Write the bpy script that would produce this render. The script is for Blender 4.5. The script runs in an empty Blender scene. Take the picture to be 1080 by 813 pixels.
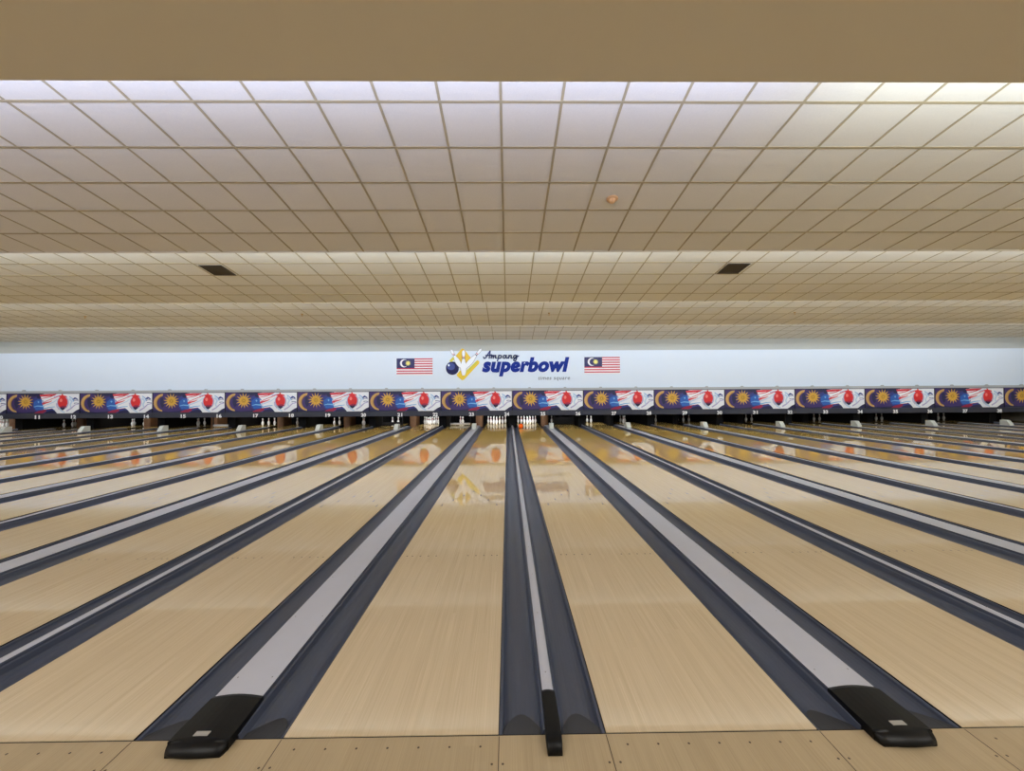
import bpy, bmesh, math, random
from mathutils import Vector, Matrix
random.seed(7)
S = bpy.context.scene
COL = S.collection

# ------------------------------------------------------------------ camera
cam_d = bpy.data.cameras.new('camera')
cam = bpy.data.objects.new('camera', cam_d)
COL.objects.link(cam)
cam_d.sensor_fit = 'HORIZONTAL'
cam_d.sensor_width = 36.0
cam_d.lens = 416.99 / 1080 * 36
cam_d.clip_end = 200
cr = Vector((0.9999227, -0.01084113, -0.00608724))
cu = Vector((0.00593002, -0.01447574, 0.99987764))
cf = Vector((0.01092792, 0.99983645, 0.01441033))
m = Matrix.Identity(4)
for i in range(3):
    m[i][0] = cr[i]; m[i][1] = cu[i]; m[i][2] = -cf[i]
m[0][3], m[1][3], m[2][3] = 0.05225, -1.97326, 1.691
cam.matrix_world = m
S.camera = cam

# ------------------------------------------------------------------ world, exposure
world = bpy.data.worlds.new('world')
S.world = world
world.use_nodes = True
world.node_tree.nodes['Background'].inputs[0].default_value = (0.9, 0.95, 1.0, 1)
world.node_tree.nodes['Background'].inputs[1].default_value = 0.05
S.view_settings.view_transform = 'Standard'
S.view_settings.look = 'None'
S.view_settings.exposure = 0.0
S.view_settings.gamma = 1.0
S.view_settings.use_curve_mapping = False
S.cycles.use_denoising = True
S.cycles.max_bounces = 10
S.cycles.diffuse_bounces = 6
S.cycles.glossy_bounces = 5
S.cycles.sample_clamp_indirect = 6.0

# ------------------------------------------------------------------ hall dimensions (metres)
LW = 1.06                     # lane width
GN, GW = 0.5257, 0.7238       # narrow and wide gap between lanes
P = 2 * LW + GN + GW          # pitch of a pair of lanes
GUT = 0.228                   # one gutter
YM = 16.74                    # face of the masking units
LIPS = [0.98, 4.93, 8.88, 12.83, 16.80]
ZLIP, SLOPE = 4.145, 0.15
XL, XR = -26.72, 27.22        # side walls
YB = -7.0                     # wall behind the camera
LANES = range(9, 41)
def lane_left(n):             # left edge of lane n; lane 24 ends at x = 0
    k = (n - 24) // 2
    return k * P - LW if (n - 24) % 2 == 0 else k * P + GN
def lane_mid(n): return lane_left(n) + LW / 2

# ------------------------------------------------------------------ lights
def area(name, loc, direc, sx, sy, energy, color, spread=180):
    d = bpy.data.lights.new(name, 'AREA')
    d.shape = 'RECTANGLE'; d.size = sx; d.size_y = sy
    d.energy = energy; d.color = color; d.spread = math.radians(spread)
    o = bpy.data.objects.new(name, d); COL.objects.link(o)
    o.location = loc
    o.rotation_euler = Vector(direc).to_track_quat('-Z', 'Y').to_euler()
    return o
COOL, WHITE, WARM, DAY = (0.58, 0.67, 1.0), (0.83, 0.93, 1.0), (1.0, 0.98, 0.94), (0.77, 0.89, 1.0)
def cove(k, pieces):
    """fluorescent rows that stand hidden behind the lip of a ceiling step"""
    y = LIPS[k] + 0.16
    for x0, x1, w, c in pieces:
        area('cove_lamp', ((x0 + x1) / 2, y, ZLIP + 0.22 if k else 4.26), (0, 0.80, 0.60) if k else (0, 0.96, 0.28), x1 - x0, 0.08, w * (x1 - x0), c)
cove(0, [(-26, 2.9, 10.0, COOL), (3.1, 26, 10.5, WHITE)])
cove(1, [(-26, -6, 13.0, WHITE), (-5.8, 3.4, 16.0, WHITE), (3.6, 26, 14.0, WHITE)])
cove(2, [(-26, 26, 14.0, DAY)])
cove(3, [(-26, 26, 12.0, DAY)])
for x in (-21, -15, -9, -3, 3, 9, 15, 21):       # unseen lamps added behind the camera to brighten approach and near lanes
    area('fill_lamp', (x, -3.6, 4.02), (0, 0.35, -1), 3.0, 0.6, 210, WARM)
# small lamps that light the pin decks from behind the masking units
DECK_LAMP = {9: 5, 10: 3, 11: 0.5, 12: 0.4, 13: 4, 14: 4, 15: 0.4, 16: 6, 17: 5, 18: 0.6, 19: 3.5, 20: 0.8, 21: 6,
             22: 7, 23: 7, 24: 9, 25: 9, 26: 2.0, 27: 6, 28: 0.7, 29: 0.5, 30: 0.5, 31: 0.5, 32: 0.5, 33: 0.4,
             34: 0.4, 35: 0.4, 36: 0.4, 37: 0.4, 38: 0.4}
for n, e in DECK_LAMP.items():
    area('pin_deck_lamp', (lane_mid(n), 17.25, 0.72), (0, 1.3, -0.42), 0.7, 0.05, 1.5 * e, (0.95, 0.97, 1.0), 120)

# ------------------------------------------------------------------ materials
def srgb(r, g, b):
    f = lambda c: c / 12.92 if c <= 0.04045 else ((c + 0.055) / 1.055) ** 2.4
    return (f(r / 255), f(g / 255), f(b / 255), 1)
def mat(name, col, rough=0.6, spec=0.5, var=0.0, scale=6.0, metal=0.0, bump=0.0):
    mt = bpy.data.materials.new(name); mt.use_nodes = True
    nt = mt.node_tree; b = nt.nodes['Principled BSDF']
    b.inputs['Base Color'].default_value = col
    b.inputs['Roughness'].default_value = rough
    b.inputs['Specular IOR Level'].default_value = spec
    b.inputs['Metallic'].default_value = metal
    if var or bump:
        geo = nt.nodes.new('ShaderNodeNewGeometry')
        nz = nt.nodes.new('ShaderNodeTexNoise'); nz.inputs['Scale'].default_value = scale
        nz.inputs['Detail'].default_value = 4
        nt.links.new(geo.outputs['Position'], nz.inputs['Vector'])
        if var:
            mx = nt.nodes.new('ShaderNodeMixRGB'); mx.blend_type = 'MIX'
            mx.inputs[1].default_value = tuple(c * (1 - var) for c in col[:3]) + (1,)
            mx.inputs[2].default_value = tuple(min(1, c * (1 + var)) for c in col[:3]) + (1,)
            nt.links.new(nz.outputs['Fac'], mx.inputs[0])
            nt.links.new(mx.outputs[0], b.inputs['Base Color'])
        if bump:
            bp = nt.nodes.new('ShaderNodeBump'); bp.inputs['Strength'].default_value = bump
            bp.inputs['Distance'].default_value = 0.004
            nt.links.new(nz.outputs['Fac'], bp.inputs['Height'])
            nt.links.new(bp.outputs[0], b.inputs['Normal'])
    return mt
def wood(name, ca, cb, rough, spec, board=0.0272, far=None):
    """strips of maple running along Y, each with its own tone and a streaky grain"""
    mt = bpy.data.materials.new(name); mt.use_nodes = True
    nt = mt.node_tree; b = nt.nodes['Principled BSDF']; N = nt.nodes.new; L = nt.links.new
    geo = N('ShaderNodeNewGeometry'); sep = N('ShaderNodeSeparateXYZ'); L(geo.outputs['Position'], sep.inputs[0])
    dv = N('ShaderNodeMath'); dv.operation = 'DIVIDE'; dv.inputs[1].default_value = board; L(sep.outputs[0], dv.inputs[0])
    fl = N('ShaderNodeMath'); fl.operation = 'FLOOR'; L(dv.outputs[0], fl.inputs[0])
    # staggered board ends
    wn0 = N('ShaderNodeTexWhiteNoise'); wn0.noise_dimensions = '1D'; L(fl.outputs[0], wn0.inputs['W'])
    ad = N('ShaderNodeMath'); ad.operation = 'MULTIPLY_ADD'; L(sep.outputs[1], ad.inputs[0]); ad.inputs[1].default_value = 0.55
    L(wn0.outputs['Value'], ad.inputs[2])
    fy = N('ShaderNodeMath'); fy.operation = 'FLOOR'; L(ad.outputs[0], fy.inputs[0])
    cmb = N('ShaderNodeCombineXYZ'); L(fl.outputs[0], cmb.inputs[0]); L(fy.outputs[0], cmb.inputs[1])
    wn = N('ShaderNodeTexWhiteNoise'); wn.noise_dimensions = '2D'; L(cmb.outputs[0], wn.inputs['Vector'])
    mp = N('ShaderNodeMapping'); mp.inputs['Scale'].default_value = (190, 1.6, 20); L(geo.outputs['Position'], mp.inputs[0])
    nz = N('ShaderNodeTexNoise'); nz.inputs['Scale'].default_value = 1.0; nz.inputs['Detail'].default_value = 5
    L(mp.outputs[0], nz.inputs['Vector'])
    mix = N('ShaderNodeMath'); mix.operation = 'MULTIPLY_ADD'; L(wn.outputs['Value'], mix.inputs[0]); mix.inputs[1].default_value = 0.28
    sc = N('ShaderNodeMath'); sc.operation = 'MULTIPLY_ADD'; L(nz.outputs['Fac'], sc.inputs[0]); sc.inputs[1].default_value = 1.5; sc.inputs[2].default_value = -0.40
    L(sc.outputs[0], mix.inputs[2])
    cl = N('ShaderNodeClamp'); L(mix.outputs[0], cl.inputs[0])
    mx = N('ShaderNodeMixRGB'); mx.inputs[1].default_value = ca; mx.inputs[2].default_value = cb; L(cl.outputs[0], mx.inputs[0])
    out = mx.outputs[0]
    if far:                                       # colour blends to a more golden tone along the lane
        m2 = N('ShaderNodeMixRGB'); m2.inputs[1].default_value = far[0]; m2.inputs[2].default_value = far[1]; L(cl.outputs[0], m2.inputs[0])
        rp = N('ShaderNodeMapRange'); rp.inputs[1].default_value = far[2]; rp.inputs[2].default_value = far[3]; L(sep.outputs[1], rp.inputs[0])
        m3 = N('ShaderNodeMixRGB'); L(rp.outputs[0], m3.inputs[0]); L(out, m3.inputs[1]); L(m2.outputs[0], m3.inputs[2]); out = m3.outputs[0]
    L(out, b.inputs['Base Color'])
    b.inputs['Roughness'].default_value = rough; b.inputs['Specular IOR Level'].default_value = spec
    return mt
M = {}
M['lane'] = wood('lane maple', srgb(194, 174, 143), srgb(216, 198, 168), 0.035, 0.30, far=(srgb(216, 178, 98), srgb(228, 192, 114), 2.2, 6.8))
M['approach'] = wood('approach maple', srgb(164, 145, 114), srgb(186, 167, 134), 0.3, 0.4, board=0.055)
M['dark'] = mat('black gap', srgb(24, 22, 22), 0.6, 0.3)
M['mark'] = mat('dark inlay', srgb(72, 56, 42), 0.3)
M['gutter'] = mat('slate blue gutter plastic', srgb(70, 77, 96), 0.34, 0.5, var=0.10, scale=3)
M['cap'] = mat('pale grey capping', srgb(188, 190, 202), 0.34, 0.5, var=0.04, scale=9)
M['hood'] = mat('black hood plastic', srgb(6, 6, 7), 0.42, 0.25, var=0.15, scale=14)
M['stop'] = mat('dark grey gutter stop', srgb(58, 59, 64), 0.5, 0.4)
M['badge'] = mat('silver badge', srgb(190, 188, 186), 0.3, 0.5, metal=0.6)
M['screw'] = mat('screw grey', srgb(120, 118, 120), 0.5)
M['tile'] = mat('ceiling tile', srgb(224, 220, 211), 0.9, 0.15, var=0.05, scale=60, bump=0.25)
M['grid'] = mat('ceiling grid', srgb(172, 160, 132), 0.6, 0.3)
M['soffit'] = mat('cream soffit paint', srgb(222, 216, 202), 0.85, 0.2, var=0.015, scale=1.5)
M['wall'] = mat('white wall paint', srgb(217, 226, 241), 0.7, 0.25, var=0.012, scale=1.2)
M['fascia'] = mat('grey fascia paint', srgb(186, 188, 186), 0.7, 0.25)
M['side'] = mat('side wall paint', srgb(205, 200, 188), 0.8, 0.2)
M['black'] = mat('pit black', srgb(16, 15, 16), 0.85, 0.2)
M['rail'] = mat('grey rail', srgb(172, 175, 180), 0.45, 0.5)
M['valance'] = mat('dark slate valance', srgb(52, 54, 68), 0.5, 0.4, var=0.15, scale=2)
M['white'] = mat('white paint', srgb(238, 238, 240), 0.5)
M['pin'] = mat('pin white', srgb(240, 240, 238), 0.25, 0.5)
M['pinred'] = mat('pin red', srgb(190, 30, 36), 0.3, 0.5)
M['brown'] = mat('brown wood panel', srgb(112, 80, 54), 0.5, 0.3, var=0.2, scale=8)
M['orange'] = mat('orange ball', srgb(255, 104, 26), 0.12, 0.6)
M['housing'] = mat('pale housing', srgb(204, 206, 200), 0.5, 0.4)
M['rake'] = mat('grey rake', srgb(128, 126, 124), 0.4)
M['vent'] = mat('dark vent', srgb(52, 42, 28), 0.6)
M['ventframe'] = mat('vent frame', srgb(150, 138, 112), 0.6)
M['dome'] = mat('amber dome', srgb(224, 176, 124), 0.4)
M['brass'] = mat('sprinkler brass', srgb(196, 160, 100), 0.35, 0.5, metal=0.7)
# printed colours of the posters, sign and flags
def ink(name, r, g, b, rough=0.45): M[name] = mat(name + ' print', srgb(r, g, b), rough, 0.4)
ink('violet', 62, 46, 106); ink('navy', 34, 36, 76); ink('gold', 222, 176, 66); ink('golddark', 158, 112, 44)
ink('tan', 200, 160, 96); ink('blue', 44, 96, 182); ink('midblue', 46, 62, 138); ink('sky', 120, 178, 226)
ink('pwhite', 236, 238, 246); ink('pale', 196, 214, 238); ink('lilac', 186, 180, 216); ink('pred', 214, 54, 70)
ink('ballred', 216, 44, 48); ink('ballhi', 240, 130, 124); ink('crimson', 150, 34, 70)
ink('signblue', 8, 40, 136, 0.8); ink('signnavy', 20, 24, 78, 0.7); ink('signyellow', 226, 190, 40); ink('signolive', 200, 190, 60)
ink('siggrey', 120, 124, 132); ink('flagred', 190, 40, 66); ink('flagnavy', 38, 34, 92); ink('flagyellow', 226, 214, 120)
ink('flagwhite', 236, 232, 236); ink('outline', 120, 112, 120); ink('amber', 224, 182, 40)

# ------------------------------------------------------------------ mesh builder
class MB:
    def __init__(s, *mats):
        s.bm = bmesh.new(); s.mats = list(mats)
    def mi(s, name):
        if name not in s.mats: s.mats.append(name)
        return s.mats.index(name)
    def face(s, pts, mname):
        f = s.bm.faces.new([s.bm.verts.new(p) for p in pts]); f.material_index = s.mi(mname); return f
    def box(s, x0, x1, y0, y1, z0, z1, mname):
        v = [s.bm.verts.new((x, y, z)) for x in (x0, x1) for y in (y0, y1) for z in (z0, z1)]
        for q in ((0, 1, 3, 2), (4, 6, 7, 5), (0, 4, 5, 1), (2, 3, 7, 6), (0, 2, 6, 4), (1, 5, 7, 3)):
            f = s.bm.faces.new([v[i] for i in q]); f.material_index = s.mi(mname)
    def loft(s, rings, mname, cap=True, closed=True, smooth=False):
        """skin rings of equal length"""
        vs = [[s.bm.verts.new(p) for p in r] for r in rings]
        n = len(vs[0])
        for a, b in zip(vs, vs[1:]):
            for i in range(n if closed else n - 1):
                j = (i + 1) % n
                f = s.bm.faces.new((a[i], a[j], b[j], b[i])); f.material_index = s.mi(mname); f.smooth = smooth
        if cap:
            for r in (vs[0], vs[-1]):
                f = s.bm.faces.new(r); f.material_index = s.mi(mname)
        return vs
    def lathe(s, prof, n, mats, centre=(0, 0, 0)):
        """prof: (r, z) list; mats: material per band or one name"""
        cx, cy, cz = centre
        rings = []
        for r, z in prof:
            if r < 1e-6: rings.append([s.bm.verts.new((cx, cy, cz + z))])
            else: rings.append([s.bm.verts.new((cx + r * math.cos(2 * math.pi * i / n), cy + r * math.sin(2 * math.pi * i / n), cz + z)) for i in range(n)])
        for k, (a, b) in enumerate(zip(rings, rings[1:])):
            mn = mats if isinstance(mats, str) else mats[k]
            for i in range(n):
                j = (i + 1) % n
                if len(a) == 1 and len(b) == 1: continue
                if len(a) == 1: f = s.bm.faces.new((a[0], b[j], b[i]))
                elif len(b) == 1: f = s.bm.faces.new((a[i], a[j], b[0]))
                else: f = s.bm.faces.new((a[i], a[j], b[j], b[i]))
                f.material_index = s.mi(mn); f.smooth = True
        if len(rings[0]) > 1:
            f = s.bm.faces.new(list(reversed(rings[0]))); f.material_index = s.mi(mats if isinstance(mats, str) else mats[0])
    def plate(s, pts, y, mname, t=0.0):
        """flat outline in x-z at depth y, facing -Y; t > 0 gives it thickness towards +Y"""
        v = [s.bm.verts.new((x, y, z)) for x, z in pts]
        f = s.bm.faces.new(v); f.material_index = s.mi(mname)
        if f.calc_area() > 0:
            f.normal_update()
            if f.normal.y > 0: f.normal_flip()
        if t:
            w = [s.bm.verts.new((x, y + t, z)) for x, z in pts]
            n = len(v)
            for i in range(n):
                j = (i + 1) % n
                g = s.bm.faces.new((v[i], v[j], w[j], w[i])); g.material_index = s.mi(mname)
    def mesh(s, name, recalc=True):
        if recalc: bmesh.ops.recalc_face_normals(s.bm, faces=s.bm.faces)
        me = bpy.data.meshes.new(name); s.bm.to_mesh(me); s.bm.free()
        for k in s.mats: me.materials.append(M[k])
        return me
    def build(s, name, parent=None, loc=None, recalc=True):
        return link(name, s.mesh(name, recalc), parent, loc)
def link(name, me, parent=None, loc=None):
    o = bpy.data.objects.new(name, me); COL.objects.link(o)
    if parent: o.parent = parent
    if loc: o.location = loc
    return o
def tag(o, label, cat, group=None):
    o['label'] = label; o['category'] = cat
    if group: o['group'] = group
    return o
def thing(name, label, cat, loc, group=None):
    o = bpy.data.objects.new(name, None); COL.objects.link(o); o.location = loc
    o.empty_display_size = 0.1
    return tag(o, label, cat, group)
def struct(o): o['kind'] = 'structure'; return o
def copy_tree(o, loc):
    c = o.copy(); COL.objects.link(c); c.location = loc
    for ch in o.children:
        d = ch.copy(); COL.objects.link(d); d.parent = c
        for gch in ch.children:
            e = gch.copy(); COL.objects.link(e); e.parent = d
    return c
def bevel(o, w=0.01, seg=2):
    b = o.modifiers.new('bevel', 'BEVEL'); b.width = w; b.segments = seg; b.limit_method = 'ANGLE'; return o

# ------------------------------------------------------------------ setting: floor
mb = MB('approach', 'dark', 'mark')
mb.box(XL, XR, YB, -0.006, -0.12, 0.0, 'approach')
mb.box(XL, XR, -0.006, 21.0, -0.2, -0.12, 'dark')
for n in LANES:                                   # seams and guide dots of the approach
    a = lane_left(n)
    for x in (a, a + LW):
        mb.box(x - 0.002, x + 0.002, YB, -0.01, 0.0, 0.0006, 'mark')
    if 18 <= n <= 30:
        dots = [(a + 0.09 + 0.147 * i, -0.065) for i in range(7)]
        dots += [(a - 0.02, -0.155), (a + 0.03, -0.155), (a + LW - 0.03, -0.155), (a + LW + 0.02, -0.155)]
        for x, y in dots:
            mb.face([(x + 0.0058 * math.cos(t * math.pi / 4), y + 0.0058 * math.sin(t * math.pi / 4), 0.0008) for t in range(8)], 'mark')
struct(mb.build('floor'))
mb = MB('dark'); mb.box(XL, XR, -0.006, 0.004, -0.12, -0.004, 'dark')
struct(mb.build('trim_1'))

# setting: stepped ceiling, one sloping run of tiles per step
TX, TYS = 0.612, (0.596, 0.57, 0.60, 0.60)
for k in range(4):
    y0, y1, TY = LIPS[k] + 0.03, LIPS[k + 1], TYS[k]
    z = lambda y: ZLIP + SLOPE * (y1 - y)
    mb = MB('tile', 'grid')
    rows = [y1 - TY * i for i in range(0, 8) if y1 - TY * i > y0 + 0.05] + [y0]
    cols = [i * TX for i in range(int(XL / TX) - 1, int(XR / TX) + 2)]
    for r in range(len(rows) - 1):
        ya, yb = rows[r + 1], rows[r]
        for x in cols[:-1]:
            e = [random.uniform(0, 0.004) for _ in range(4)]
            mb.face([(x, ya, z(ya) + e[0]), (x, yb, z(yb) + e[1]), (x + TX, yb, z(yb) + e[2]), (x + TX, ya, z(ya) + e[3])], 'tile')
    h = 0.0135
    for x in cols:
        mb.loft([[(x - h, y, z(y) - 0.003), (x + h, y, z(y) - 0.003), (x + h, y, z(y) + 0.012), (x - h, y, z(y) + 0.012)] for y in (y0, y1)], 'grid')
    for y in rows[1:-1]:
        mb.loft([[(x, y - h, z(y - h) - 0.0036), (x, y + h, z(y + h) - 0.0036), (x, y + h, z(y) + 0.012), (x, y - h, z(y) + 0.012)] for x in (XL, XR)], 'grid')
    if k < 3:                                     # the lip the next row of lamps hides behind
        mb.box(XL, XR, y1 - 0.006, y1 + 0.028, ZLIP - 0.008, ZLIP + 0.62, 'soffit')
    struct(mb.build('ceiling', recalc=False))
mb = MB('soffit')                                 # flat soffit over the approach
mb.box(XL, XR, YB, LIPS[0], 4.045, 4.12, 'soffit')
mb.box(XL, XR, LIPS[0], LIPS[0] + 0.02, 4.045, 4.78, 'soffit')
struct(mb.build('ceiling'))
# setting: walls
mb = MB('side'); mb.box(XL - 0.15, XL, YB, 21, -0.2, 5.0, 'side'); struct(mb.build('wall_left'))
mb = MB('side'); mb.box(XR, XR + 0.15, YB, 21, -0.2, 5.0, 'side'); struct(mb.build('wall_right'))
mb = MB('side'); mb.box(XL, XR, YB - 0.15, YB, -0.2, 5.0, 'side'); struct(mb.build('wall_back'))
mb = MB('wall'); mb.box(XL, XR, YM + 0.08, YM + 0.2, 1.0, 4.9, 'wall'); struct(mb.build('wall_front'))
mb = MB('fascia'); mb.box(XL, XR, YM + 0.072, YM + 0.08, 3.615, 4.16, 'fascia'); struct(mb.build('trim_2'))
mb = MB('rail')
mb.box(XL, XR, YM - 0.05, YM + 0.08, 1.725, 1.82, 'rail')
mb.box(XL, XR, YM - 0.07, YM + 0.08, 1.805, 1.832, 'rail')
struct(mb.build('trim_3'))
mb = MB('black'); mb.box(XL, XR, 20.6, 20.75, -0.12, 2.2, 'black'); mb.box(XL, XR, YM + 0.2, 20.6, 2.1, 2.2, 'black'); struct(mb.build('wall_rear'))

# ------------------------------------------------------------------ lanes
def lane_mesh():
    mb = MB('lane', 'dark', 'mark')
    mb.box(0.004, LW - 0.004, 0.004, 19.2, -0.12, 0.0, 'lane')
    mb.box(0.0, 0.004, 0.004, 19.2, -0.12, -0.002, 'dark')
    mb.box(LW - 0.004, LW, 0.004, 19.2, -0.12, -0.002, 'dark')
    b = LW / 39
    for q in range(7):                            # aiming arrows
        x = (5 * (q + 1) - 0.5) * b; y = 4.72 - 0.27 * abs(q - 3)
        mb.face([(x, y + 0.13, 0.0007), (x - 0.015, y - 0.02, 0.0007), (x, y + 0.012, 0.0007), (x + 0.015, y - 0.02, 0.0007)], 'mark')
    for i in (3, 5, 8, 11, 14, 26, 29, 32, 35, 37):   # guide dots
        x = (i - 0.5) * b
        mb.face([(x + 0.008 * math.cos(t * math.pi / 4), 2.13 + 0.011 * math.sin(t * math.pi / 4), 0.0007) for t in range(8)], 'mark')
    return mb.mesh('bowling_lane')
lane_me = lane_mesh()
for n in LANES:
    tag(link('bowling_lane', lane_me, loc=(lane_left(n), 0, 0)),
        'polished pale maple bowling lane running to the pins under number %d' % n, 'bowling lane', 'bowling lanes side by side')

# ------------------------------------------------------------------ dividers between lanes: gutters, capping, hood
YE = 17.15
def gutter_mesh(flip):
    mb = MB('gutter')
    prof = [(0.0, -0.008), (0.010, -0.009)]
    for i in range(13):
        t = math.pi * i / 12
        prof.append((GUT / 2 - (GUT / 2 - 0.016) * math.cos(t), -0.012 - 0.058 * math.sin(t)))
    prof += [(GUT - 0.010, 0.010), (GUT, 0.018)]
    if flip: prof = [(GUT - x, z) for x, z in reversed(prof)]
    ring = [(GUT if not flip else GUT, -0.12), (0, -0.12)]
    pts = prof + ring
    mb.loft([[(x, y, z) for x, z in pts] for y in (0.006, YE)], 'gutter')
    # raised end stop at the foul line
    n = 9
    bl = [(0.02 + (GUT - 0.04) * i / (n - 1), 0.055 + 0.15 * math.sin(math.pi * i / (n - 1))) for i in range(n)]
    mb.loft([[(x, 0.008, -0.012) for x, y in bl], [(x, y, -0.02 - 0.048 * math.sin(math.pi * i / (n - 1))) for i, (x, y) in enumerate(bl)]], 'stop', cap=False, closed=False)
    return mb.mesh('gutter')
def cap_mesh(w):
    mb = MB('cap', 'gutter', 'screw')
    top = []
    for i in range(9):
        u = i / 8
        top.append((-w / 2 + w * u, 0.038 + 0.010 * math.sin(math.pi * u)))
    for y0, y1 in ((0.20, 6.0), (6.0, 11.5), (11.5, YE)):
        mb.loft([[(x, y, z) for x, z in top] for y in (y0 + 0.001, y1 - 0.001)], 'cap', cap=False, closed=False, smooth=True)
    side = [(-w / 2, 0.038), (-w / 2 - 0.004, 0.028), (-w / 2 - 0.004, -0.12), (w / 2 + 0.004, -0.12), (w / 2 + 0.004, 0.028), (w / 2, 0.038)]
    mb.loft([[(x, y, z) for x, z in side] for y in (0.20, YE)], 'gutter', cap=False, closed=False)
    mb.face([(x, 0.20, z) for x, z in top + list(reversed(side))[1:-1]], 'gutter')
    xs = (0,) if w < 0.1 else (-w / 2 + 0.03, w / 2 - 0.03)
    for i in range(14):
        for x in xs:
            y = 0.36 + i * 0.62
            zz = 0.038 + 0.010 * math.sin(math.pi * (x / w + 0.5)) + 0.0012
            mb.face([(x + 0.004 * math.cos(t * math.pi / 3), y + 0.006 * math.sin(t * math.pi / 3), zz) for t in range(6)], 'screw')
    return mb.mesh('capping')
def hood_mesh(w):
    mb = MB('hood')
    def ring(y, ww, zt, zb, dome):
        r = [(-ww / 2, y, zb), (-ww / 2, y, zt - dome)]
        for i in range(1, 8):
            u = i / 8
            r.append((-ww / 2 + ww * u, y, zt - dome + dome * math.sin(math.pi * u)))
        r += [(ww / 2, y, zt - dome), (ww / 2, y, zb)]
        return r
    d = 0.014 if w > 0.1 else 0.006
    rings = [ring(0.222, w, 0.052, -0.11, d), ring(0.20, w * 1.01, 0.058, -0.11, d), ring(0.012, w * 1.05, 0.060, -0.11, d),
             ring(0.0, w * 1.05, 0.060, 0.001, d)]
    for i in range(9):                            # rounded nose
        t = math.pi / 2 * i / 9
        rings.append(ring(-0.056 - 0.066 * math.sin(t), w * (1.05 - 0.13 * (1 - math.cos(t))), 0.060 * (0.08 + 0.92 * math.cos(t)), 0.001, d * math.cos(t) ** 0.5))
    if w > 0.1:                                   # the wide hoods bow outward in plan
        for r in rings[6:]:
            for i, (x, y, z) in enumerate(r):
                r[i] = (x, y + 0.022 * (abs(x) / (w / 2)) ** 2, z)
    mb.loft(rings, 'hood')
    for f in mb.bm.faces:
        if len(f.verts) == 4 and f.calc_center_median().y < -0.05 and f.calc_center_median().z > 0.004: f.smooth = True
    o = mb.mesh('end_hood')
    return o
gl, gr = gutter_mesh(False), gutter_mesh(True)
caps = {'n': cap_mesh(GN - 2 * GUT - 0.010), 'w': cap_mesh(GW - 2 * GUT - 0.010)}
hoods = {'n': hood_mesh(0.070), 'w': hood_mesh(0.268)}
bmb = MB('badge'); bmb.box(-0.034, 0.034, -0.052, -0.026, 0.054, 0.0615, 'badge'); badge_me = bmb.mesh('badge')
dividers = [('n', 24 + 2 * k, k * P, GN) for k in range(-7, 8)] + [('w', 23 + 2 * k, k * P - LW - GW, GW) for k in range(-7, 9)]
for kind, n, x0, gap in dividers:
    t = thing('lane_divider', '%s pale grey capping strip with slate gutters between lane %d and lane %d' % ('narrow' if kind == 'n' else 'wide', n, n + 1),
              'lane divider', (x0 + gap / 2, 0, 0), '%s dividers between lanes' % ('narrow' if kind == 'n' else 'wide'))
    link('gutter', gl, t, (-gap / 2, 0, 0)); link('gutter', gr, t, (gap / 2 - GUT, 0, 0))
    link('capping', caps[kind], t)
    h = link('end_hood', hoods[kind], t); h['label'] = 'black plastic hood over the near end of the capping'
    if kind == 'w':
        b = link('badge', badge_me, h); b['label'] = 'small silver plate'

# ------------------------------------------------------------------ pale wedge housings on the wide cappings
def housing_mesh():
    mb = MB('housing')
    w = 0.092
    pr = [(-0.20, 0.0), (-0.196, 0.05), (-0.06, 0.225), (-0.045, 0.235), (0.155, 0.235), (0.17, 0.222), (0.17, 0.0)]
    mb.loft([[(x, y, z) for y, z in pr] for x in (-w, w)], 'housing')
    return mb.mesh('housing')
hs_me = housing_mesh()
for k in range(-7, 9):
    o = link('sensor_housing', hs_me, loc=(k * P - LW - GW / 2, 15.35, 0.052)); bevel(o, 0.012)
    tag(o, 'pale grey wedge shaped housing on the capping between lanes %d and %d' % (23 + 2 * k, 24 + 2 * k), 'sensor housing', 'wedge housings in front of the pins')

# ------------------------------------------------------------------ pit: kickbacks, ball doors, curtains
mb = MB('black'); mb.box(-0.17, 0.17, 17.2, 20.2, -0.12, 0.95, 'black'); kick_me = mb.mesh('kickback')
for k in range(-7, 8):
    o = link('kickback_panel', kick_me, loc=(k * P + GN / 2, 0, 0)); bevel(o, 0.01)
    tag(o, 'black kickback panel beside the pins between lanes %d and %d' % (24 + 2 * k, 25 + 2 * k), 'kickback panel', 'kickback panels in the pit')
def door_mesh():
    mb = MB('brown')
    pts = [(-0.17, 0.7), (-0.17, 0.0)] + [(-0.17 * math.cos(math.pi * i / 10), -0.09 * math.sin(math.pi * i / 10)) for i in range(1, 10)] + [(0.17, 0.0), (0.17, 0.7)]
    mb.loft([[(x, y, z) for x, y in pts] for z in (-0.12, 0.52)], 'brown')
    return mb.mesh('ball_door')
door_me = door_mesh()
door_shaded = door_me.copy(); door_shaded.materials[0] = M['black']  # shade of the unlit right-hand pits painted in as a black copy
mb = MB('black'); mb.box(-0.2, 0.2, -0.04, 0.72, 0.52, 0.95, 'black'); dtop = mb.mesh('door_head')
for k in range(-7, 9):
    t = thing('ball_return_door', '%s ball return panel in the pit between lanes %d and %d' % ('brown wooden' if k < 2 else 'black', 23 + 2 * k, 24 + 2 * k), 'ball return door',
              (k * P - LW - GW / 2, 18.35, 0), 'ball return panels in the pit')
    link('door_panel', door_me if k < 2 else door_shaded, t); link('door_head', dtop, t)
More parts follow.
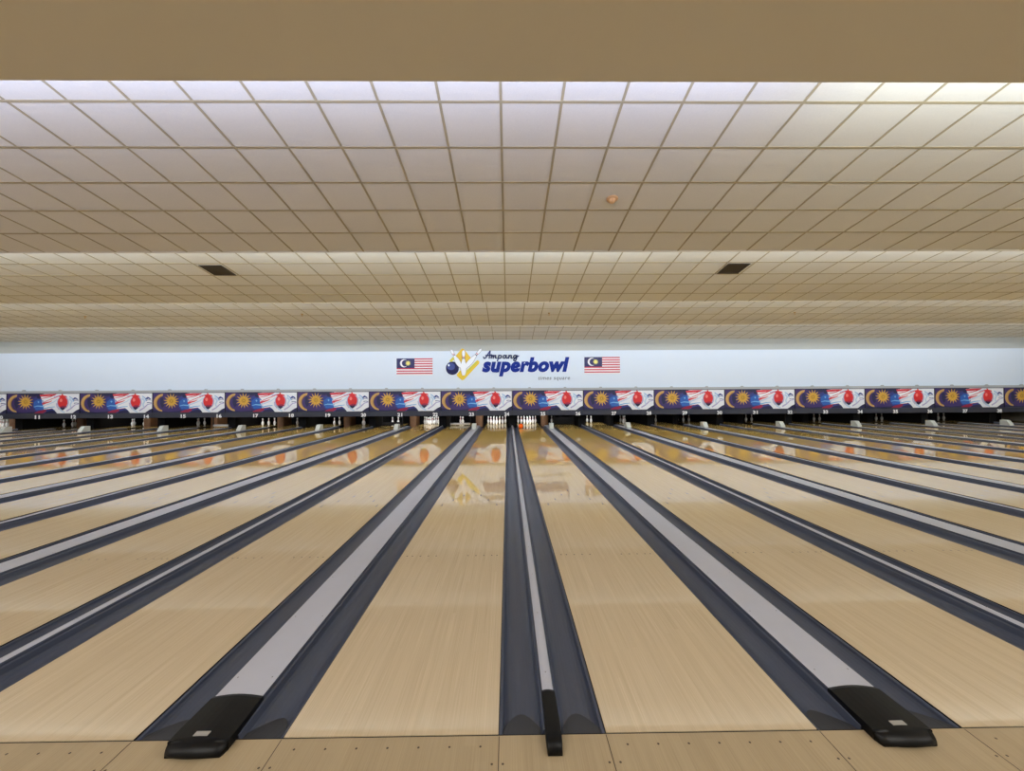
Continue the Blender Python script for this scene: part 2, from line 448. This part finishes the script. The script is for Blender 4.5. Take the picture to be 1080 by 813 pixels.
def curtain_mesh():
    mb = MB('black')
    n = 40; w = P - 0.02
    f = [(-w / 2 + w * i / n, 0.025 * math.sin(i * 1.9)) for i in range(n + 1)]
    b = [(x, y + 0.02) for x, y in reversed(f)]
    mb.loft([[(x, y, z) for x, y in f + b] for z in (-0.12, 1.3)], 'black', smooth=False)
    return mb.mesh('pit_curtain')
cur_me = curtain_mesh()
for k in range(-7, 9):
    o = link('pit_curtain', cur_me, loc=(k * P - P / 2 + GN / 2, 20.35, 0))
    tag(o, 'black pit curtain hanging behind the pins of lanes %d and %d' % (23 + 2 * k, 24 + 2 * k), 'curtain', 'pit curtains behind the pins')

# ------------------------------------------------------------------ text helper
def text_mesh(body, mname, size=1.0, shear=0.0, offset=0.0, extrude=0.01, spacing=1.0):
    c = bpy.data.curves.new('text', 'FONT'); c.body = body; c.size = size; c.shear = shear
    c.offset = offset; c.extrude = extrude; c.align_x = 'CENTER'; c.align_y = 'CENTER'; c.space_character = spacing
    c.resolution_u = 4
    o = bpy.data.objects.new('text', c); COL.objects.link(o)
    dg = bpy.context.evaluated_depsgraph_get()
    me = bpy.data.meshes.new_from_object(o.evaluated_get(dg))
    bpy.data.objects.remove(o); bpy.data.curves.remove(c)
    me.transform(Matrix.Rotation(math.pi / 2, 4, 'X'))
    me.materials.clear(); me.materials.append(M[mname])
    return me
def fit(me, x0, x1, z0, z1):
    xs = [v.co.x for v in me.vertices]; zs = [v.co.z for v in me.vertices]
    ax, az = (x1 - x0) / (max(xs) - min(xs)), (z1 - z0) / (max(zs) - min(zs))
    mx, mz = min(xs), min(zs)
    for v in me.vertices:
        v.co.x = x0 + (v.co.x - mx) * ax; v.co.z = z0 + (v.co.z - mz) * az
    return me

# ------------------------------------------------------------------ masking units with posters
BH = 0.93                                          # poster height
def poster_mesh():
    """one print: crescent and sunburst on violet, then streaks, a red ball and pale swirls"""
    mb = MB('violet')
    W_ = P - 0.02
    def pt(px, py): return (-P / 2 + px / 239.2, BH - (py / 224.0) * BH)      # poster drawing units
    def poly(mn, layer, *pp): mb.plate([pt(*q) for q in pp], -0.0015 * layer, mn)
    def disc(mn, layer, cx, cy, rx, ry, n=24): poly(mn, layer, *[(cx + rx * math.cos(2 * math.pi * i / n), cy + ry * math.sin(2 * math.pi * i / n)) for i in range(n)])
    def strip(mn, layer, pts, w0, w1):
        L_, R_ = [], []
        for i, (x, y) in enumerate(pts):
            a = pts[max(0, i - 1)]; b = pts[min(len(pts) - 1, i + 1)]
            dx, dy = b[0] - a[0], b[1] - a[1]; l = math.hypot(dx, dy) or 1
            w = (w0 + (w1 - w0) * i / (len(pts) - 1)) / 2
            L_.append((x - dy / l * w, y + dx / l * w)); R_.append((x + dy / l * w, y - dx / l * w))
        for i in range(len(pts) - 1): poly(mn, layer, L_[i], L_[i + 1], R_[i + 1], R_[i])
    poly('violet', 0, (3, 2), (803, 2), (803, 224), (3, 224))
    # darker navy washes
    poly('navy', 1, (120, 2), (400, 2), (390, 20), (300, 34), (200, 26))
    poly('navy', 1, (3, 190), (60, 205), (180, 214), (380, 200), (380, 224), (3, 224))
    poly('navy', 1, (86, 60), (110, 50), (130, 90), (128, 150), (104, 170), (84, 120))
    # crescent
    outer = []; inner = []
    for i in range(15):
        t = math.radians(266 - i * (266 - 90) / 14)
        outer.append((116 + 104 * math.cos(t), 112 - 100 * math.sin(t)))
        u = math.radians(246 - i * (246 - 112) / 14)
        inner.append((148 + 98 * math.cos(u), 116 - 88 * math.sin(u)))
    for i in range(14): poly('tan', 2, outer[i], outer[i + 1], inner[i + 1], inner[i])
    strip('golddark', 3, [(inner[i][0] - 4, inner[i][1]) for i in range(1, 14)], 7, 9)
    # sunburst of fourteen rays
    c = (208, 94); star = []
    for i in range(28):
        r = 90 if i % 2 == 0 else 42
        t = math.pi * i / 14 + 0.11
        star.append((c[0] + r * math.cos(t), c[1] + r * math.sin(t)))
    poly('gold', 3, *star)
    for i in range(0, 28, 2):
        t = math.pi * i / 14 + 0.11
        strip('golddark', 4, [(c[0] + 8 * math.cos(t), c[1] + 8 * math.sin(t)), (c[0] + 62 * math.cos(t), c[1] + 62 * math.sin(t))], 5, 2)
    # blue field
    poly('midblue', 1, (290, 60), (330, 40), (400, 50), (420, 100), (420, 200), (330, 205), (290, 170))
    poly('blue', 2, (300, 96), (340, 66), (396, 70), (420, 110), (420, 186), (320, 184), (296, 140))
    strip('sky', 3, [(300, 150), (340, 140), (410, 146)], 6, 16)
    poly('sky', 3, (338, 92), (352, 84), (362, 96), (350, 110))
    poly('navy', 2, (340, 2), (410, 2), (384, 40), (366, 60), (330, 48))
    poly('crimson', 2, (310, 214), (350, 196), (420, 178), (440, 200), (400, 222), (310, 222))
    # pale waving field
    poly('pwhite', 2, (362, 14), (420, 4), (801, 4), (801, 176), (770, 190), (722, 224), (556, 224), (530, 190), (500, 168), (410, 186), (404, 150), (390, 110), (384, 60))
    poly('pred', 3, (362, 14), (440, 8), (560, 6), (500, 26), (430, 34), (372, 36))
    strip('pred', 3, [(372, 60), (420, 50), (480, 36), (540, 10)], 5, 12)
    strip('pred', 3, [(392, 118), (430, 106), (470, 96), (500, 82)], 22, 5)
    strip('pred', 3, [(404, 100), (440, 84), (500, 60), (570, 34), (612, 20)], 6, 8)
    strip('pale', 3, [(400, 140), (450, 124), (520, 96), (560, 62)], 14, 6)
    strip('sky', 3, [(410, 170), (470, 156), (530, 150)], 14, 6)
    strip('lilac', 3, [(520, 40), (560, 28), (600, 22)], 14, 8)
    strip('crimson', 3, [(400, 186), (440, 180), (500, 172)], 10, 4)
    poly('midblue', 1, (400, 186), (500, 170), (532, 192), (556, 224), (390, 224))
    poly('navy', 2, (430, 206), (500, 188), (540, 204), (556, 224), (420, 224))
    # right swirls
    strip('pale', 3, [(690, 60), (720, 90), (700, 130), (712, 170)], 26, 12)
    strip('lilac', 3, [(660, 200), (710, 170), (752, 130), (796, 120)], 16, 10)
    strip('sky', 3, [(690, 36), (720, 54), (740, 92)], 8, 10)
    strip('pale', 3, [(580, 150), (596, 190), (640, 216)], 24, 14)
    strip('lilac', 3, [(548, 110), (556, 150), (580, 182)], 10, 12)
    # dark emblem and lines at the right
    poly('midblue', 3, (724, 70), (738, 54), (752, 44), (770, 52), (792, 72), (776, 74), (760, 64), (742, 74))
    strip('midblue', 3, [(738, 84), (766, 78), (794, 84)], 6, 4)
    strip('midblue', 3, [(742, 112), (768, 108), (796, 114)], 7, 5)
    poly('navy', 3, (801, 178), (770, 192), (724, 224), (803, 224))
    # red ball with its dark tip
    disc('lilac', 3, 620, 104, 66, 76)
    poly('ballred', 4, (604, 4), (620, 8), (626, 40), (612, 40))
    poly('ballred', 4, (572, 28), (612, 18), (660, 30), (668, 44), (640, 40), (610, 36), (584, 44))
    disc('ballred', 5, 618, 100, 54, 66)
    disc('ballhi', 6, 600, 78, 15, 19)
    disc('crimson', 6, 628, 150, 34, 12)
    poly('navy', 6, (588, 150), (616, 160), (650, 150), (640, 176), (618, 192), (598, 176))
    return mb.mesh('poster', recalc=False)
poster_me = poster_mesh()
def frame_mesh():
    mb = MB('navy', 'dark')
    mb.box(-P / 2 + 0.004, P / 2 - 0.004, 0.004, 0.08, 0.0, BH + 0.02, 'navy')
    mb.box(-P / 2 + 0.002, P / 2 - 0.002, -0.012, 0.06, BH + 0.005, BH + 0.034, 'dark')
    for x in (-P / 2 + 0.004, P / 2 - 0.016): mb.box(x, x + 0.012, -0.01, 0.05, 0.0, BH, 'dark')
    return mb.mesh('mask_frame')
frame_me = frame_mesh()
def valance_mesh():
    mb = MB('valance')
    pr = [(0.02, 0.0), (-0.014, -0.012), (-0.02, -0.22), (-0.005, -0.245), (0.09, -0.245), (0.09, 0.0)]
    for a, b in ((-P / 2 + 0.004, -0.004), (0.004, P / 2 - 0.004)):
        mb.loft([[(x, y, z) for y, z in pr] for x in (a, b)], 'valance')
    return mb.mesh('valance')
val_me = valance_mesh()
def clip_mesh():
    mb = MB('rail')
    pr = [(0.07 * math.cos(math.pi * i / 8), 0.05 * math.sin(math.pi * i / 8)) for i in range(9)]
    mb.loft([[(x, y, z) for x, z in pr] for y in (0, 0.05)], 'rail')
    return mb.mesh('rail_clip')
clip_me = clip_mesh()
Z0 = 0.785
for j in range(-7, 9):
    na, nb = 23 + 2 * j, 24 + 2 * j
    xc = GN / 2 + j * P - P / 2
    t = thing('masking_unit', 'printed masking unit with sunburst and red ball above lanes %d and %d' % (na, nb), 'masking unit', (xc, YM, Z0), 'masking units over the pins')
    link('mask_frame', frame_me, t)
    link('poster', poster_me, t)['label'] = 'poster of a golden crescent, sunburst and red ball'
    v = link('valance', val_me, t); v['label'] = 'dark slate strip carrying the lane numbers'
    for n, x in ((na, -P / 2 + 1.445), (nb, -P / 2 + 3.11)):
        me = fit(text_mesh('%02d' % n, 'white', 0.2, offset=0.009, extrude=0.004, spacing=1.06), -0.115, 0.115, -0.085, 0.085)
        q = link('lane_number', me, v, (x, -0.026, -0.170)); q['label'] = 'white lane number %d' % n
    for x in (-P / 2 + 0.82, -P / 2 + 2.50): link('rail_clip', clip_me, t, (x, -0.06, 1.832 - Z0))

# ------------------------------------------------------------------ pins, rakes, ball
I = 0.0254
PROF = [(1.0 * I, 0), (1.2 * I, 0.1 * I), (1.414 * I, 0.75 * I), (1.955 * I, 2.25 * I), (2.255 * I, 3.375 * I), (2.385 * I, 4.5 * I), (2.28 * I, 5.875 * I),
        (1.85 * I, 7.25 * I), (1.235 * I, 8.625 * I), (1.05 * I, 9.1 * I), (0.98 * I, 9.4 * I), (0.90 * I, 10 * I), (0.91 * I, 10.3 * I), (0.935 * I, 10.875 * I), (1.04 * I, 11.75 * I),
        (1.203 * I, 12.625 * I), (1.273 * I, 13.5 * I), (1.16 * I, 14.2 * I), (0.8 * I, 14.75 * I), (0.0, 15 * I)]
bands = ['pin'] * (len(PROF) - 1); bands[9] = 'pinred'; bands[12] = 'pinred'
mb = MB('pin', 'pinred'); mb.lathe(PROF, 16, bands); pin_me = mb.mesh('bowling_pin')
SP = 0.3048; RW = SP * 0.866
SPOT = {1: (0, 0, 'foremost'), 2: (-.5, 1, 'left of the second row'), 3: (.5, 1, 'right of the second row'), 4: (-1, 2, 'left of the third row'),
        5: (0, 2, 'middle of the third row'), 6: (1, 2, 'right of the third row'), 7: (-1.5, 3, 'leftmost of the back row'), 8: (-.5, 3, 'second from left in the back row'),
        9: (.5, 3, 'third from left in the back row'), 10: (1.5, 3, 'rightmost of the back row')}
FULL = tuple(range(1, 11))
RACK = {9: (3, 4, 5, 8), 10: (4, 5), 11: (2, 5, 6, 8), 12: (5, 7, 8), 13: (4, 6, 7, 9), 14: (6, 7), 15: (4, 7, 8), 16: (4, 5), 17: (2, 5, 6), 18: (4, 5, 9),
        19: (3, 6), 20: (1, 2, 9), 21: (4, 5), 22: FULL, 23: (5, 8), 24: FULL, 25: FULL, 26: (7,), 27: (5, 8), 28: (2, 5, 8), 29: (7, 8, 9), 30: (7, 8, 9), 31: (7, 8, 9),
        32: (7, 8, 9), 33: (8, 10), 34: (9, 10), 35: (9, 10), 36: (9, 10), 37: (9, 10), 38: (9, 10), 39: (9, 10)}
for n, ps in RACK.items():
    for q in ps:
        a, b, w = SPOT[q]
        o = link('bowling_pin', pin_me, loc=(lane_mid(n) + a * SP, 18.29 + b * RW, 0.0))
        tag(o, 'white bowling pin standing on lane %d, %s' % (n, w + (' of its full rack' if len(ps) == 10 and 'row' not in w else '')), 'bowling pin', 'bowling pins at the lane ends')
def rake(n, mname, h, z0, label):
    t = thing('pin_rake', label, 'pin rake', (lane_mid(n), 17.75, 0))
    mb = MB(mname); mb.box(-0.50, 0.50, -0.02, 0.02, z0, z0 + h, mname); o = mb.build('rake_bar', t); bevel(o, 0.008)
    for x in (-0.515, 0.485):
        mb = MB('dark'); mb.box(x, x + 0.03, -0.015, 0.03, 0.0, 0.62, 'dark'); mb.build('rake_arm', t)
rake(16, 'rake', 0.10, 0.03, 'pale grey pin rake lowered before two pins beside the three bright pins of lane 17')
rake(23, 'rake', 0.10, 0.03, 'pale grey pin rake lowered before two pins, left of the full rack of lane 24')
rake(21, 'black', 0.17, 0.02, 'black pin rake lowered in front of the pins of lane 21')
rake(26, 'black', 0.36, 0.02, 'dark pin rake lowered across the end of lane 26')

mb = MB('orange', 'dark')
R = 0.108
mb.lathe([(R * math.sin(math.pi * i / 20) if 0 < i < 20 else 0, -R * math.cos(math.pi * i / 20)) for i in range(21)], 32, 'orange')
for az, el in ((0.3, 1.0), (0.62, 1.0), (0.45, 0.62)):
    c = Vector((-math.cos(el) * math.sin(az), -math.cos(el) * math.cos(az), math.sin(el))); q = c.to_track_quat('Z', 'Y')
    mb.face([tuple(c * (R + 0.0004) + q @ Vector((0.012 * math.cos(t * math.pi / 6), 0.012 * math.sin(t * math.pi / 6), 0))) for t in range(12)], 'dark')
tag(mb.build('bowling_ball', loc=(0.64, 16.05, R)), 'bright orange bowling ball rolling along the left edge of lane 25', 'bowling ball')

# ------------------------------------------------------------------ wall sign and flags
YW = YM + 0.08
def wp(px, py):                                    # drawing of the sign -> metres on the wall
    return (0.262 + (px - 540) * 0.0451, 2.706 - (py - 390) * 0.0452)
def ez(x, y): return wp(460 + x / 10.8, 360 + y / 10.8)
sign = thing('wall_sign', 'blue and yellow bowling emblem with blue lettering on the white wall above the lanes', 'wall sign', (0.0, YW, 2.4))
def loc2(pts): return [(x, z - 2.4) for x, z in pts]
def sign_part(name, shapes, label=None, t=0.012, parent=sign):
    mb = MB(shapes[0][0])
    for mn, lay, pts in shapes: mb.plate(loc2([ez(*q) for q in pts]), -0.014 - 0.0015 * lay, mn, t if lay == 0 else 0)
    o = mb.build(name, parent, recalc=False)
    if label: o['label'] = label
    return o
sign_part('emblem_shape', [('amber', 0, [(300, 76), (322, 90), (400, 190), (345, 250), (300, 300), (215, 228), (206, 205), (222, 165), (285, 88)]),
                           ('signyellow', 0, [(236, 372), (300, 300), (345, 330), (462, 218), (476, 212), (494, 232), (490, 250), (318, 432), (300, 440), (284, 432), (240, 392)]),
                           ('signolive', 1, [(345, 334), (450, 232), (474, 236), (330, 380)]),
                           ('signolive', 1, [(222, 165), (206, 205), (180, 230), (150, 222), (190, 176)])], 'yellow tilted square with a long lower right arm')
mb = MB('signnavy')
def ell(cx, cy, rx, ry, n=28): return [(cx + rx * math.cos(2 * math.pi * i / n), cy + ry * math.sin(2 * math.pi * i / n)) for i in range(n)]
sign_part('emblem_ball', [('signnavy', 0, ell(186, 302, 74, 76)), ('midblue', 1, ell(172, 282, 44, 42)), ('pale', 2, ell(146, 268, 11, 13)), ('pwhite', 3, ell(145, 267, 5, 6))], 'dark blue ball with a highlight')
def pin2d(name, head, foot, half, lay):
    hx, hy = head; fx, fy = foot
    dx, dy = fx - hx, fy - hy; L_ = math.hypot(dx, dy); ux, uy = dx / L_, dy / L_; vx, vy = -uy, ux
    prof = [(0, 0.12), (0.02, 0.34), (0.08, 0.52), (0.15, 0.5), (0.24, 0.38), (0.32, 0.36), (0.45, 0.62), (0.58, 0.92), (0.70, 1.0), (0.82, 0.88), (0.94, 0.62), (1.0, 0.45)]
    def at(u, s): return (hx + ux * u * L_ + vx * s * half, hy + uy * u * L_ + vy * s * half)
    def outline(g): return [at(u, s + g) for u, s in prof] + [at(u, -s - g) for u, s in reversed(prof)]
    band = lambda a, b: [at(a, 0.40), at(b, 0.38), at(b, -0.38), at(a, -0.40)]
    sh = [('outline', 0, outline(0.13)), ('pwhite', 2 + lay, outline(0)), ('pred', 3 + lay, band(0.24, 0.27)), ('signnavy', 3 + lay, band(0.30, 0.335))]
    sign_part(name, sh, 'white bowling pin of the emblem with red neck band')
pin2d('emblem_pin', (172, 92), (282, 292), 27, 0)
pin2d('emblem_pin', (516, 84), (330, 300), 27, 0)
pin2d('emblem_pin', (314, 100), (314, 384), 33, 3)
# script word drawn with a pen
def ribbon(strokes, w, mn, name, label):
    mb = MB(mn)
    for st in strokes:
        pts = loc2([ez(*q) for q in st])
        for (x0, z0), (x1, z1) in zip(pts, pts[1:]):
            dx, dz = x1 - x0, z1 - z0; l = math.hypot(dx, dz); nx, nz = -dz / l * w / 2, dx / l * w / 2
            mb.plate([(x0 + nx, z0 + nz), (x1 + nx, z1 + nz), (x1 - nx, z1 - nz), (x0 - nx, z0 - nz)], -0.014, mn, 0.012)
        for x, z in pts:
            mb.plate([(x + w / 2 * math.cos(t * math.pi / 5), z + w / 2 * math.sin(t * math.pi / 5)) for t in range(10)], -0.0145, mn)
    o = mb.build(name, sign, recalc=False); o['label'] = label
def curve(*p, n=5):
    out = []
    q = [p[0]] + list(p) + [p[-1]]
    for i in range(1, len(q) - 2):
        a, b, c, d = q[i - 1], q[i], q[i + 1], q[i + 2]
        for s in range(n):
            t = s / n
            out.append(tuple(0.5 * ((2 * b[k]) + (-a[k] + c[k]) * t + (2 * a[k] - 5 * b[k] + 4 * c[k] - d[k]) * t * t + (-a[k] + 3 * b[k] - 3 * c[k] + d[k]) * t ** 3) for k in (0, 1)))
    out.append(p[-1]); return out
ribbon([curve((540, 176), (548, 192), (566, 184), (590, 146), (616, 108)), curve((616, 108), (612, 150), (606, 192)), curve((566, 160), (596, 158), (634, 152)),
        curve((632, 158), (628, 192)), curve((630, 178), (646, 160), (656, 162), (650, 192)), curve((652, 178), (668, 160), (680, 162), (676, 186), (690, 190)),
        curve((714, 158), (708, 190), (698, 222)), curve((710, 172), (728, 158), (744, 166), (738, 186), (718, 192), (706, 186)),
        curve((796, 164), (780, 158), (764, 174), (768, 190), (784, 188), (800, 160)), curve((800, 160), (798, 182), (806, 192), (820, 184)),
        curve((832, 158), (826, 192)), curve((829, 176), (846, 160), (858, 164), (854, 188), (868, 190)),
        curve((914, 164), (898, 158), (882, 174), (886, 188), (902, 186), (920, 160)), curve((920, 160), (916, 192), (904, 220), (884, 216), (892, 200), (940, 166))],
       0.06, 'midblue', 'script_word', 'thin dark blue handwritten word above the large letters')
x0, zt = wp(508.4, 376.8); x1, zb = wp(600.6, 396.9)
me = fit(text_mesh('superbowl', 'signblue', 1.0, shear=0.22, offset=0.058, extrude=0.006, spacing=1.08), x0, x1, zb - 2.4, zt - 2.4)
o = link('large_word', me, sign, (0, -0.008, 0)); o['label'] = 'large bold slanted blue letters'
x0, zt = wp(567.6, 396.9); x1, zb = wp(601.2, 401.9)
me = fit(text_mesh('times square', 'siggrey', 1.0, shear=0.18, offset=0.012, extrude=0.003, spacing=1.1), x0, x1, zb - 2.4, zt - 2.4)
o = link('small_words', me, sign, (0, -0.005, 0)); o['label'] = 'small thin grey letters'

def flag_mesh():
    W_, H = 1.70, 0.80
    mb = MB('flagwhite')
    mb.box(-W_ / 2, W_ / 2, -0.010, -0.001, 0, H, 'flagwhite')
    s = H / 14
    for i in range(14):
        if i % 2 == 0: mb.plate([(-W_ / 2, H - s * i), (W_ / 2, H - s * i), (W_ / 2, H - s * (i + 1)), (-W_ / 2, H - s * (i + 1))], -0.0115, 'flagred')
    mb.plate([(-W_ / 2, H), (0.0, H), (0.0, H - 8 * s), (-W_ / 2, H - 8 * s)], -0.013, 'flagnavy')
    cx, cz = -0.50, H - 4 * s
    a = [(cx + 0.19 * math.cos(math.radians(t)), cz + 0.19 * math.sin(math.radians(t))) for t in range(45, 316, 15)]
    b = [(cx + 0.055 + 0.155 * math.cos(math.radians(t)), cz + 0.155 * math.sin(math.radians(t))) for t in range(60, 301, 14)]
    for i in range(len(a) - 1):
        j0, j1 = min(len(b) - 1, round(i * (len(b) - 1) / (len(a) - 1))), min(len(b) - 1, round((i + 1) * (len(b) - 1) / (len(a) - 1)))
        pts = [a[i], a[i + 1], b[j1]] + ([b[j0]] if j0 != j1 else [])
        mb.plate(pts, -0.0145, 'flagwhite')
    mb.plate([(-0.31 + (0.14 if i % 2 == 0 else 0.075) * math.cos(math.pi * i / 14), cz + (0.14 if i % 2 == 0 else 0.075) * math.sin(math.pi * i / 14)) for i in range(28)], -0.0145, 'flagyellow')
    return mb.mesh('flag', recalc=False)
fl = flag_mesh()
tag(link('flag', fl, loc=(-4.355, YW - 0.003, 2.475)), 'red and white striped flag with navy corner left of the wall sign', 'flag', 'two striped flags on the white wall')
tag(link('flag', fl, loc=(4.56, YW - 0.003, 2.495)), 'red and white striped flag with navy corner right of the wall sign', 'flag', 'two striped flags on the white wall')

# ------------------------------------------------------------------ ceiling fittings
def on_ceiling(o, k, x, y, dz=-0.004):
    o.location = (x, y, ZLIP + SLOPE * (LIPS[k + 1] - y) + dz); o.rotation_euler = (-math.atan(SLOPE), 0, 0)
def vent(x, y, label):
    t = thing('ceiling_vent', label, 'ceiling vent', (0, 0, 0), 'air vents in the second ceiling step')
    w = 0.245
    mb = MB('ventframe')
    for a in ((-w, w, -w, -w + 0.03), (-w, w, w - 0.03, w), (-w, -w + 0.03, -w, w), (w - 0.03, w, -w, w)): mb.box(a[0], a[1], a[2], a[3], -0.012, 0.0, 'vent')
    mb.build('vent_frame', t)
    mb = MB('vent'); mb.box(-w + 0.03, w - 0.03, -w + 0.03, w - 0.03, -0.003, 0.0, 'vent')
    for i in range(7):
        yy = -w + 0.045 + i * 0.056
        mb.loft([[(xx, yy, -0.002), (xx, yy + 0.004, -0.002), (xx, yy + 0.03, -0.011), (xx, yy + 0.026, -0.011)] for xx in (-w + 0.03, w - 0.03)], 'vent')
    mb.build('vent_slats', t)
    on_ceiling(t, 1, x, y)
vent(-6.42, 6.91, 'dark square air vent set in the left half of the ceiling')
vent(5.18, 6.89, 'dark square air vent set in the right half of the ceiling')
t = thing('smoke_detector', 'small amber dome detector on the nearest run of ceiling tiles', 'smoke detector', (0, 0, 0))
mb = MB('dome'); mb.lathe([(0.0, -0.02), (0.075, -0.02), (0.08, -0.012), (0.08, 0.0)], 20, 'dome'); mb.build('detector_base', t)
mb = MB('dome'); mb.lathe([(0.0, -0.07), (0.025, -0.066), (0.042, -0.052), (0.05, -0.03), (0.05, -0.02)], 20, 'dome'); mb.build('detector_dome', t)
on_ceiling(t, 0, 1.52, 3.47)
for x, y, w in ((-14.3, 11.6, 'leftmost'), (-6.9, 11.46, 'second from the left'), (1.48, 11.46, 'third from the left'), (9.95, 11.5, 'rightmost')):
    o_mb = MB('brass')
    o_mb.lathe([(0.0, -0.075), (0.03, -0.072), (0.03, -0.068), (0.008, -0.066), (0.010, -0.03), (0.018, -0.012), (0.04, -0.008), (0.045, 0.0)], 12, 'brass')
    o = o_mb.build('ceiling_sprinkler')
    tag(o, 'tiny brass sprinkler on the third run of ceiling tiles, %s of four' % w, 'sprinkler', 'sprinklers on the ceiling'); on_ceiling(o, 2, x, y)
